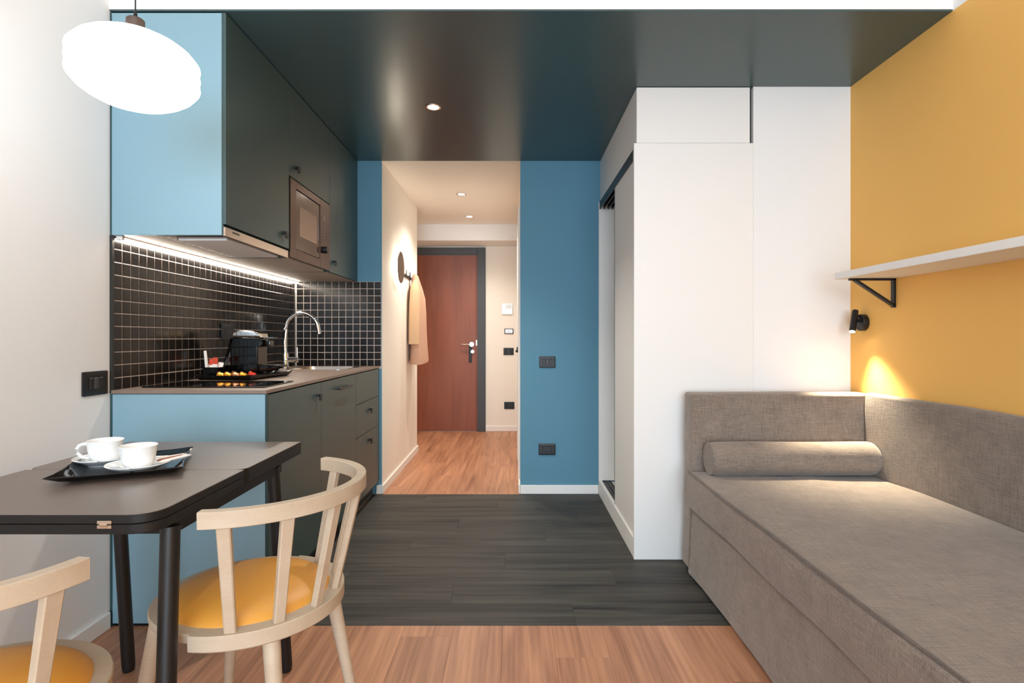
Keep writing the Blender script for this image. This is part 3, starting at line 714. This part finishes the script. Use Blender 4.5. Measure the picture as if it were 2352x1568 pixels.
obj('hanging_loop', M().tube([(-0.872, 4.97, 1.65), (-0.878, 4.968, 1.663), (-0.886, 4.97, 1.658)], 0.002, 6), M_COAT, ct)

# ------------------------------------------------------------------ wardrobe
WX0, WX1, WY0, WY1 = 0.597, 1.178, 2.757, 3.908
wd = thing('wardrobe', (0.89, 3.33, 0), 'tall white wardrobe with sliding doors on its hall side', 'wardrobe')
obj('end_panel', M().box(WX0, WX1+0.007, WY0, WY0+0.022, 0.0, 2.052, 0.001), M_WLAM, wd)
obj('top_end_panel', M().box(WX0+0.014, WX1-0.008, WY0+0.004, WY0+0.024, 2.054, HC-0.002, 0.001), M_WLAM, wd)
obj('header_panel', M().box(WX0+0.014, WX0+0.032, WY0+0.024, WY1+0.009, 2.036, HC-0.002, 0.001), M_WLAM, wd)
obj('base_strip', M().box(WX0+0.002, WX0+0.024, WY0+0.022, WY1+0.009, 0.0, 0.098, 0.001), M_WLAM, wd)
obj('back_panel', M().box(WX1-0.02, WX1, WY0+0.022, WY1, 0.0, 2.052), M_WLAM, wd)
obj('floor_panel', M().box(WX0+0.024, WX1-0.02, WY0+0.022, WY1, 0.06, 0.088), M_WLAM, wd)
obj('top_panel', M().box(WX0+0.10, WX1-0.02, WY0+0.022, WY1, 2.036, 2.052), M_WLAM, wd)
obj('side_panel', M().box(WX0+0.002, WX1-0.02, WY1-0.012, WY1+0.01, 0.098, 2.036, 0.001), M_WLAM, wd)
obj('shelf', M().box(WX0+0.12, WX1-0.02, 3.36, WY1-0.013, 1.70, 1.722, 0.001), M_WLAM, wd)
m = M(); m.box(WX0+0.006, WX0+0.10, WY0+0.022, WY1-0.012, 2.018, 2.036)
for i in range(4): m.box(WX0+0.006+i*0.028, WX0+0.012+i*0.028, WY0+0.022, WY1-0.012, 1.985, 2.018)
obj('top_track', m, M_TRACK, wd)
m = M(); m.box(WX0+0.024, WX0+0.088, WY0+0.022, WY1-0.012, 0.088, 0.094)
for i in range(3): m.box(WX0+0.026+i*0.027, WX0+0.031+i*0.027, WY0+0.022, WY1-0.012, 0.094, 0.099)
obj('bottom_track', m, M_TRACK, wd)
for k, (a, b, x) in enumerate(((WY0+0.026, 3.345, WX0+0.012), (WY0+0.03, 3.335, WX0+0.042))):
    sd = obj('sliding_door', M().box(x, x+0.018, a+0.004, b-0.004, 0.103, 1.986, 0.001), M_WLAM, wd)
    m = M(); m.box(x-0.001, x+0.020, a-0.002, a+0.004, 0.100, 1.99); m.box(x-0.001, x+0.020, b-0.004, b+0.003, 0.100, 1.99)
    obj('edge_profile', m, M_TRACK, sd)
struct('wall_alcove', M().box(WX1+0.008, XR, WY0+0.002, WY0+0.06, 0, HC), M_WHITE, 'white boxed wall panel between wardrobe and ochre wall', 'wall')
struct('gap_shade_1', M().box(WX1-0.008, WX1+0.008, WY0+0.03, WY0+0.05, 0.0, HC), M_TRACK, 'dark strip painting the shade of the gap beside the wardrobe top', 'gap_shade')  # black strip set in the open slot, its colour stands for the shade there

# ------------------------------------------------------------------ daybed
db = thing('daybed', (1.23, 1.6, 0), 'grey brown upholstered daybed with headboard along the ochre wall', 'daybed')
DY0, DY1 = 0.42, 2.575
def soft_box(x0, x1, y0, y1, z0, z1, r, cut=(10, 10, 3), puff=0.0, wr=0.0, seed=0.0, flare=None):
    """Rounded box with a dense skin so that the cloth can swell and crease."""
    b = bmesh.new(); bmesh.ops.create_cube(b, size=1)
    for v in b.verts: v.co = Vector(((x0+x1)/2+v.co.x*(x1-x0), (y0+y1)/2+v.co.y*(y1-y0), (z0+z1)/2+v.co.z*(z1-z0)))
    for ax, n, lo, hi in ((0, cut[0], x0, x1), (1, cut[1], y0, y1), (2, cut[2], z0, z1)):
        for i in range(1, n):
            p = [0, 0, 0]; p[ax] = lo+(hi-lo)*i/n; nv = [0, 0, 0]; nv[ax] = 1
            bmesh.ops.bisect_plane(b, geom=list(b.verts)+list(b.edges)+list(b.faces), plane_co=p, plane_no=nv)
    hard = [e for e in b.edges if len(e.link_faces) == 2 and e.link_faces[0].normal.dot(e.link_faces[1].normal) < 0.5]
    bmesh.ops.bevel(b, geom=hard, offset=r, segments=4, affect='EDGES', profile=0.5)
    b.normal_update()
    cx, cy, cz = (x0+x1)/2, (y0+y1)/2, (z0+z1)/2
    mv = {}
    for v in b.verts:
        n = v.normal; u = (v.co.x-cx)/((x1-x0)/2); vv = (v.co.y-cy)/((y1-y0)/2); ww = (v.co.z-cz)/((z1-z0)/2)
        dd = Vector((0, 0, 0))
        if abs(n.x) > 0.5: dd += n*puff*(1-ww*ww)*max(0, 1-vv**8)
        if abs(n.z) > 0.5: dd += n*puff*0.6*max(0, 1-u**4)*max(0, 1-vv**8)
        if wr: dd += n*wr*mnoise.noise(Vector((v.co.x*6+seed, v.co.y*3.2, v.co.z*7)))
        mv[v] = dd
    for v, dd in mv.items(): v.co += dd
    if flare:
        for v in b.verts: v.co += flare(v.co)
    m = M(); m._merge(b); return m
mt = obj('mattress', soft_box(0.803, 1.612, DY0, DY1-0.004, 0.322, 0.478, 0.012, (10, 24, 6), 0.013, 0.010, 1.0), M_SOFA, db)
pp = []
for i in range(60):
    y = DY0+0.01+(DY1-DY0-0.03)*i/59
    pp.append((0.8045+0.005*mnoise.noise(Vector((2.1, y*3.0, 0.3))), y, 0.4800+0.004*mnoise.noise(Vector((0.5, y*4.0, 1.7)))))
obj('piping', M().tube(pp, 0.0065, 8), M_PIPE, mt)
def skirt_flare(p):
    k = max(0, (0.32-p.z)/0.32); out = Vector((0, 0, 0))
    if p.x < 1.0:
        out.x = -0.016*k*k-0.012*k*mnoise.noise(Vector((0.7, p.y*4.5, 0)))
        out.z = 0.012*k*mnoise.noise(Vector((0.2, p.y*3.0, 4)))
    return out
obj('skirted_base', soft_box(0.822, 1.612, DY0+0.01, DY1-0.003, 0.016, 0.318, 0.014, (6, 26, 8), 0.0, 0.006, 5.0, skirt_flare), M_SOFA, db)
def head_flare(p):
    k = max(0, (0.5-p.z)/0.5)
    return Vector((-0.012*k*k if p.x < 1.0 else 0, 0, 0))
hb2 = obj('headboard', soft_box(0.822, 1.660, 2.580, 2.692, 0.02, 0.836, 0.016, (10, 2, 10), 0.0, 0.004, 9.0, head_flare), M_SOFA, db)
sb = obj('side_backrest', soft_box(1.617, 1.661, DY0, 2.577, 0.02, 0.842, 0.014, (2, 26, 10), 0.0, 0.005, 14.0), M_SOFA, db)
for x, y in ((0.90, 0.5), (1.55, 0.5), (0.90, 2.5), (1.55, 2.5)): obj('foot', M().cyl((x, y, 0), (x, y, 0.03), 0.02), M_BLACK, db)
# bolster
bl = thing('bolster_cushion', (1.23, 2.50, 0.478), 'round grey brown bolster cushion lying against the headboard', 'cushion')
n = 34; rings = []; rad = 0.074; x0, x1 = 0.872, 1.612
xs = [0, 0.004, 0.012, 0.03]+[0.03+(x1-x0-0.06)*i/22 for i in range(1, 22)]+[x1-x0-0.03, x1-x0-0.012, x1-x0-0.004, x1-x0]
for dx in xs:
    e = min(dx, x1-x0-dx); k = 1.0 if e >= 0.03 else (0.72+0.28*math.sqrt(max(0, 1-((0.03-e)/0.03)**2)))
    if dx < 0.1: k = max(k, 0.93)
    ring = []
    for i in range(n):
        a = 2*PI*i/n; rr = rad*k*(1+0.025*mnoise.noise(Vector((dx*5, math.cos(a)*1.5, math.sin(a)*1.5))))
        ring.append((x0+dx, 2.497+rr*math.cos(a), max(0.483, 0.555+rr*math.sin(a))))
    rings.append(ring)
obj('cushion', M().loft(rings), M_SOFA, bl)
ep = []
for i in range(29):
    a = 2*PI*i/28; ep.append((x0+0.003, 2.497+rad*0.94*math.cos(a), max(0.484, 0.555+rad*0.94*math.sin(a))))
obj('piping', M().tube(ep, 0.003, 6), M_SOFA, bl)

# ------------------------------------------------------------------ shelf, bracket lamp
sh = thing('wall_shelf', (XR, 1.4, 1.352), 'long white shelf on the ochre wall above the daybed', 'shelf')
obj('board', M().box(1.432, XR, 0.35, 2.49, 1.352, 1.381, 0.0015), M_WLAM, sh)
def bracket(y):
    m = M(); w2 = 0.010
    m.box(XR-0.011, XR, y-w2, y+w2, 1.225, 1.352, 0.001); m.box(1.468, XR, y-w2, y+w2, 1.343, 1.352, 0.001)
    m.sweep([(1.49, y, 1.345), (XR-0.006, y, 1.234)], [(-w2, -0.0055), (w2, -0.0055), (w2, 0.0055), (-w2, 0.0055)])
    b = obj('bracket', m, M_BLACK, sh); b['label'] = 'black triangular bracket under the white board'
bracket(2.44)
rl = thing('reading_lamp', (XR, 2.65, 1.16), 'small black cylinder reading lamp on the ochre wall above headboard', 'lamp')
obj('wall_mount', M().lathe([(0, 0.0), (0.039, 0.0), (0.039, 0.022), (0.036, 0.026), (0, 0.026)], (XR, 2.65, 1.165), 32, (-1, 0, 0)), M_BLACK, rl)
obj('arm', M().cyl((XR-0.024, 2.65, 1.172), (XR-0.045, 2.65, 1.172), 0.007), M_BLACK, rl)
p0 = Vector((1.632, 2.666, 1.222)); p1 = Vector((1.591, 2.624, 1.117)); dr = (p1-p0).normalized()
m = M().lathe([(0, 0), (0.0125, 0), (0.0138, 0.0015), (0.0138, 0.1149), (0.0122, 0.1149), (0.0122, 0.108)], p0, 24, dr); obj('lamp_head', m, M_BLACK, rl)
obj('lens', M().lathe([(0, 0.1142), (0.0121, 0.1142)], p0, 20, dr), M_SPOT, rl)
l = bpy.data.lights.new('reading_beam', 'SPOT'); l.energy = 68; l.color = (1.0, 0.87, 0.64); l.spot_size = math.radians(80); l.spot_blend = 1.0; l.shadow_soft_size = 0.022
o = bpy.data.objects.new('reading_beam', l); COL.objects.link(o); o.parent = rl; o.location = p1+dr*0.004-Vector((XR, 2.65, 1.16))
o.rotation_euler = Vector((0, 0, -1)).rotation_difference(Vector((-0.14, -0.32, -1)).normalized()).to_euler()

# ------------------------------------------------------------------ table
tb = thing('folding_table', (-1.015, 1.515, 0), 'dark extending table with black legs beside the left wall', 'table')
TZ = 0.740
TX0, TX1 = -1.31, -0.722
def leafpoly(x0, x1, y0, y1, r, sides):
    out = []
    for key, cx, cy, a in (('br', x1-r, y0+r, -90), ('tr', x1-r, y1-r, 0), ('tl', x0+r, y1-r, 90), ('bl', x0+r, y0+r, 180)):
        if key in sides:
            for i in range(9):
                t = math.radians(a+90*i/8); out.append((cx+r*math.cos(t), cy+r*math.sin(t)))
        else:
            sx = x1 if key in ('br', 'tr') else x0; sy = y0 if key in ('br', 'bl') else y1
            out.append((sx, sy))
    return out
def slab(poly, z0, z1): return M().prism(poly, z0, z1, 0.0012, 1)
def two_tone(o):
    for f in o.data.polygons:
        if f.normal.z < 0.5: f.material_index = 1
o = obj('front_leaf', slab(leafpoly(TX0, TX1, 1.124, 1.5035, 0.055, ('br', 'bl')), TZ-0.0195, TZ), [M_TABLE, M_TEDGE], tb); two_tone(o)
obj('folded_leaf', slab(leafpoly(TX0, TX1, 1.124, 1.5035, 0.055, ('br', 'bl')), TZ-0.0405, TZ-0.0208), M_TEDGE, tb)
o = obj('rear_leaf', slab(leafpoly(TX0, TX1, 1.5055, 1.906, 0.030, ('br', 'bl')), TZ-0.0405, TZ), [M_TABLE, M_TEDGE], tb); two_tone(o)
m = M(); a0, a1, b0, b1 = TX0+0.022, TX1-0.022, 1.23, 1.80
m.box(a1-0.02, a1, b0, b1, 0.664, 0.6993); m.box(a0, a0+0.02, b0, b1, 0.664, 0.6993); m.box(a0+0.02, a1-0.02, b1-0.02, b1, 0.664, 0.6993); m.box(a0+0.02, a1-0.02, b0, b0+0.02, 0.664, 0.6993)
obj('apron', m, M_TEDGE, tb)
for tx, ty, fx, fy in ((-0.742, 1.212, -0.722, 1.150), (-1.288, 1.212, -1.308, 1.150), (-0.757, 1.765, -0.744, 1.838), (-1.25, 1.765, -1.262, 1.838)):
    g = obj('leg', M().lathe([(0, 0), (0.0175, 0), (0.0195, 0.02), (0.0195, 0.68), (0, 0.68)], (0, 0, 0), 24), M_BLACK, tb, org=(0, 0, 0))
    p0 = Vector((fx, fy, 0.004)); p1 = Vector((tx, ty, 0.688)); q = Vector((0, 0, 1)).rotation_difference(p1-p0)
    me = g.data; mtx = Matrix.Translation(p0-Vector(tb.location)) @ q.to_matrix().to_4x4() @ Matrix.Diagonal((1, 1, (p1-p0).length/0.68, 1)); me.transform(mtx); g.location = (0, 0, 0)
for hx in (-0.82, -1.21):
    m = M(); m.box(hx-0.0145, hx+0.0145, 1.1215, 1.1248, TZ-0.0195, TZ-0.0125, 0.0008); m.box(hx-0.0145, hx+0.0145, 1.1215, 1.1248, TZ-0.0285, TZ-0.0215, 0.0008)
    m.cyl((hx-0.0075, 1.1225, TZ-0.0203), (hx+0.0075, 1.1225, TZ-0.0203), 0.0035, seg=12); m.box(hx-0.007, hx+0.007, 1.1205, 1.1248, TZ-0.0265, TZ-0.0155, 0.0008)
    obj('hinge', m, M_STEEL, tb)

# ------------------------------------------------------------------ things on the table
tr0 = (-1.040, 1.510, TZ)
o = obj('serving_tray', flared_tray(tr0[0], tr0[1], TZ, 0.1445, 0.1475, 0.046, 0.018, math.radians(25.2), bow=0.05), M_BLACKG, org=tr0); tag(o, 'square black flared tray with two cups on the table', 'tray')
ZS = TZ+0.0045
def saucer(cx, cy, label):
    o = obj('saucer', M().lathe([(0, 0), (0.040, 0), (0.0425, 0.004), (0.056, 0.011), (0.0715, 0.0185), (0.0745, 0.0215), (0.0735, 0.0228), (0.070, 0.0212), (0.055, 0.0145), (0.042, 0.009), (0.028, 0.006), (0, 0.006)], (cx, cy, ZS), 44), M_CERAM, org=(cx, cy, ZS))
    tag(o, label, 'saucer')
def cup(cx, cy, ang, label):
    z = ZS+0.0065; t = thing('coffee_cup', (cx, cy, z), label, 'cup')
    obj('cup_body', M().lathe([(0, 0.002), (0.021, 0.002), (0.022, 0.0), (0.026, 0.0), (0.031, 0.006), (0.0375, 0.02), (0.0405, 0.038), (0.0425, 0.055), (0.0448, 0.060), (0.0440, 0.0612), (0.0415, 0.057), (0.0385, 0.038), (0.035, 0.02), (0.026, 0.008), (0, 0.006)], (cx, cy, z), 48), M_CERAM, t)
    u = Vector((math.cos(ang), math.sin(ang), 0)); c0 = Vector((cx, cy, z)); pts = []
    for r, hh in ((0.040, 0.051), (0.050, 0.053), (0.060, 0.049), (0.0655, 0.040), (0.064, 0.029), (0.056, 0.020), (0.046, 0.014), (0.036, 0.0125)): pts.append(c0+u*r+Vector((0, 0, hh)))
    obj('handle', M().tube(pts, 0.0042, 10), M_CERAM, t)
c1 = (-1.128, 1.548); c2 = (-0.985, 1.472)
saucer(*c1, 'white saucer with spoon under the cup nearer the wall')
saucer(*c2, 'white saucer with spoon and sugar sticks under the nearer cup')
cup(*c1, math.radians(200), 'white coffee cup nearer the wall with handle showing')
cup(*c2, math.radians(108), 'white coffee cup nearer the chair, handle turned away')
def spoon(p, yaw, label):
    m = M(); d0 = Vector((math.cos(yaw), math.sin(yaw), 0)); p = Vector(p)
    m.sweep([p+d0*0.020, p+d0*0.05+Vector((0, 0, 0.002)), p+d0*0.095+Vector((0, 0, 0.006))], [(-0.0022, -0.0006), (0.0022, -0.0006), (0.0022, 0.0006), (-0.0022, 0.0006)])
    rg = []
    for i in range(9):
        t = -1+2*i/8; wv = 0.0095*math.sqrt(max(0.02, 1-t*t)); dp = -0.002*(1-t*t); sd = Vector((-d0.y, d0.x, 0))
        q = p+d0*(0.020*t)
        rg.append([q-sd*wv, q+Vector((0, 0, dp)), q+sd*wv, q+Vector((0, 0, dp+0.001))])
    m.loft(rg); o = obj('teaspoon', m, M_CHROME, org=p); tag(o, label, 'spoon')
spoon((c1[0]-0.043, c1[1]-0.029, ZS+0.0175), math.radians(-28), 'chrome teaspoon on the saucer nearer the wall')
spoon((c2[0]-0.041, c2[1]-0.031, ZS+0.0175), math.radians(-30), 'chrome teaspoon on the saucer of the nearer cup')
def stick(p, yaw, L, wv, mat, label, pitch=0.0, name='sugar_stick'):
    m = M(); rg = []
    for i in range(9):
        t = i/8; th = 0.0005+0.003*min(1, 4*math.sin(PI*t)); w2 = wv/2*(1 if 0 < i < 8 else 1.05)
        rg.append([(L*t, -w2, 0), (L*t, -w2*0.6, -th), (L*t, w2*0.6, -th), (L*t, w2, 0), (L*t, w2*0.6, th), (L*t, -w2*0.6, th)])
    m.loft(rg); m.xf(Matrix.Translation(p) @ Matrix.Rotation(yaw, 4, 'Z') @ Matrix.Rotation(-pitch, 4, 'Y'))
    o = obj(name, m, mat, org=p); tag(o, label, 'sugar', 'sugar sticks on the nearer saucer')
stick((c2[0]+0.020, c2[1]+0.048, ZS+0.0215), math.radians(52), 0.075, 0.013, M_PAPER, 'white sugar stick at the back of the nearer saucer')
stick((c2[0]+0.036, c2[1]+0.024, ZS+0.0205), math.radians(58), 0.072, 0.020, M_PBRN, 'brown sugar packet lying between two white sticks', 0.04)
stick((c2[0]+0.048, c2[1]+0.008, ZS+0.0205), math.radians(60), 0.085, 0.012, M_PAPER, 'white sugar stick at the front right of the nearer saucer', 0.06)

# ------------------------------------------------------------------ chairs
def make_chair(loc, heading, label):
    """Local frame: +x is the front of the seat."""
    t = thing('dining_chair', (0, 0, 0), label, 'chair', 'beech spindle back chairs at the table')
    SZ = 0.440; SR = 0.226
    # seat disc, thinner at the front
    sf = M().lathe([(0, SZ-0.024), (SR-0.008, SZ-0.024), (SR-0.002, SZ-0.020), (SR, SZ-0.012), (SR, SZ-0.002), (SR-0.002, SZ), (0.19, SZ), (0.188, SZ-0.004), (0, SZ-0.004)], (0, 0, 0), 72)
    obj('seat_frame', sf, M_BEECH, t)
    # thicker bow round the back that carries the spindles
    pts = []
    for i in range(49):
        a = math.radians(91+178*i/48); pts.append((0.2155*math.cos(a), 0.2155*math.sin(a), SZ-0.018))
    sec = [(-0.017, -0.010), (-0.011, -0.019), (0.013, -0.019), (0.017, -0.015), (0.017, 0.0165), (0.0155, 0.0185), (-0.0155, 0.0185), (-0.017, 0.0165)]
    obj('seat_bow', M().sweep(pts, sec), M_BEECH, t)
    cu = [(0, 0.034), (0.05, 0.0335), (0.10, 0.031), (0.145, 0.025), (0.175, 0.016), (0.190, 0.006), (0.194, 0.0), (0.190, -0.002), (0, -0.002)]
    obj('seat_cushion', M().lathe([(r, SZ+h) for r, h in cu], (0, 0, 0), 64), M_LEATH, t)
    # top rail
    RZ = 0.710; pts = []
    for i in range(57):
        a = math.radians(180-77+154*i/56); r = 0.274+0.004*math.cos((i-28)/28*PI/2); pts.append((r*math.cos(a), r*math.sin(a), RZ+0.002*math.cos((i-28)/28*PI/2)))
    sec = [(-0.011, -0.018), (0.011, -0.018), (0.0125, -0.0165), (0.0125, 0.0175), (0.011, 0.019), (-0.011, 0.019), (-0.0125, 0.0175), (-0.0125, -0.0165)]
    obj('top_rail', M().sweep(pts, sec), M_BEECH, t)
    for k in range(6):
        a = math.radians(180+(-67+26.8*k)); ca, sa = math.cos(a), math.sin(a)
        p0 = Vector((0.214*ca, 0.214*sa, SZ-0.003)); p1 = Vector((0.273*ca, 0.273*sa, RZ-0.016))
        m = M(); tn = Vector((-sa, ca, 0)); rd = Vector((ca, sa, 0)); rg = []
        for q, wv, th in ((p0, 0.0125, 0.0088), (p0.lerp(p1, 0.5), 0.0132, 0.0090), (p1, 0.0145, 0.0092)):
            cch = 0.0025
            rg.append([q+tn*x+rd*y for x, y in ((-wv, -th+cch), (-wv+cch, -th), (wv-cch, -th), (wv, -th+cch), (wv, th-cch), (wv-cch, th), (-wv+cch, th), (-wv, th-cch))])
        obj('spindle', m.loft(rg), M_BEECH, t)
    for sx, sy in ((1, 1), (1, -1), (-1, 1), (-1, -1)):
        p1 = Vector((0.145*sx, 0.140*sy, SZ-0.022)); p0 = Vector((0.205*sx, 0.190*sy, 0.0))
        obj('leg', M().cyl(p0, p1, 0.0125, 0.0205, 22, 0.002), M_BEECH, t)
    t.location = loc; t.rotation_euler = (0, 0, heading)
    return t
make_chair((-0.681, 1.455, 0), math.radians(171), 'beech spindle back chair with yellow seat right of the table')
make_chair((-0.985, 0.992, 0), math.radians(91), 'beech chair cut by the picture edge at the near table end')

# ------------------------------------------------------------------ pendant lamp
PX, PY, PZ = -1.012, 1.50, 1.810
pl = thing('pendant_lamp', (PX, PY, PZ), 'large lit white glass pendant lamp hanging over the table', 'lamp')
R0 = 0.153; prof = []
def lobe(zc, hh, depth, n=6, rr=R0):
    for i in range(n+1):
        a = -PI/2+PI*i/n; prof.append((rr-depth+depth*math.cos(a), zc+hh*math.sin(a)))
bot = [(0, -0.098), (0.03, -0.0965), (0.06, -0.091), (0.09, -0.081), (0.115, -0.068), (0.134, -0.054), (0.144, -0.042)]
prof += bot
for i in range(7):
    a = -PI*0.26+PI*0.72*i/6; prof.append((R0-0.0125+0.0125*math.cos(a), -0.026+0.013*math.sin(a)))
for i in range(7):
    a = -PI*0.46+PI*0.92*i/6; prof.append((R0-0.0125+0.0125*math.cos(a), 0.0+0.013*math.sin(a)))
for i in range(7):
    a = -PI*0.46+PI*0.72*i/6; prof.append((R0-0.0125+0.0125*math.cos(a), 0.026+0.013*math.sin(a)))
prof += [(r, -z) for r, z in bot[::-1]]
obj('lamp_shade', M().lathe(prof, (PX, PY, PZ), 64), M_LAMP, pl)
obj('lamp_cap', M().lathe([(0.022, 0.094), (0.022, 0.135), (0.0195, 0.138), (0, 0.138)], (PX, PY, PZ), 32), plain('brown_cap', (72, 58, 50), 0.45, metal=0.3), pl)
obj('cord_grip', M().lathe([(0.0055, 0.138), (0.0045, 0.152), (0.003, 0.158), (0, 0.158)], (PX, PY, PZ), 16), M_BLACK, pl)
obj('cord', M().cyl((PX, PY, PZ+0.155), (PX, PY, ZT-0.02), 0.0018, seg=8), M_BLACK, pl)
obj('ceiling_rose', M().lathe([(0, 0), (0.05, 0), (0.05, -0.022), (0.044, -0.026), (0, -0.026)], (PX, PY, ZT), 28), M_BLACK, pl)
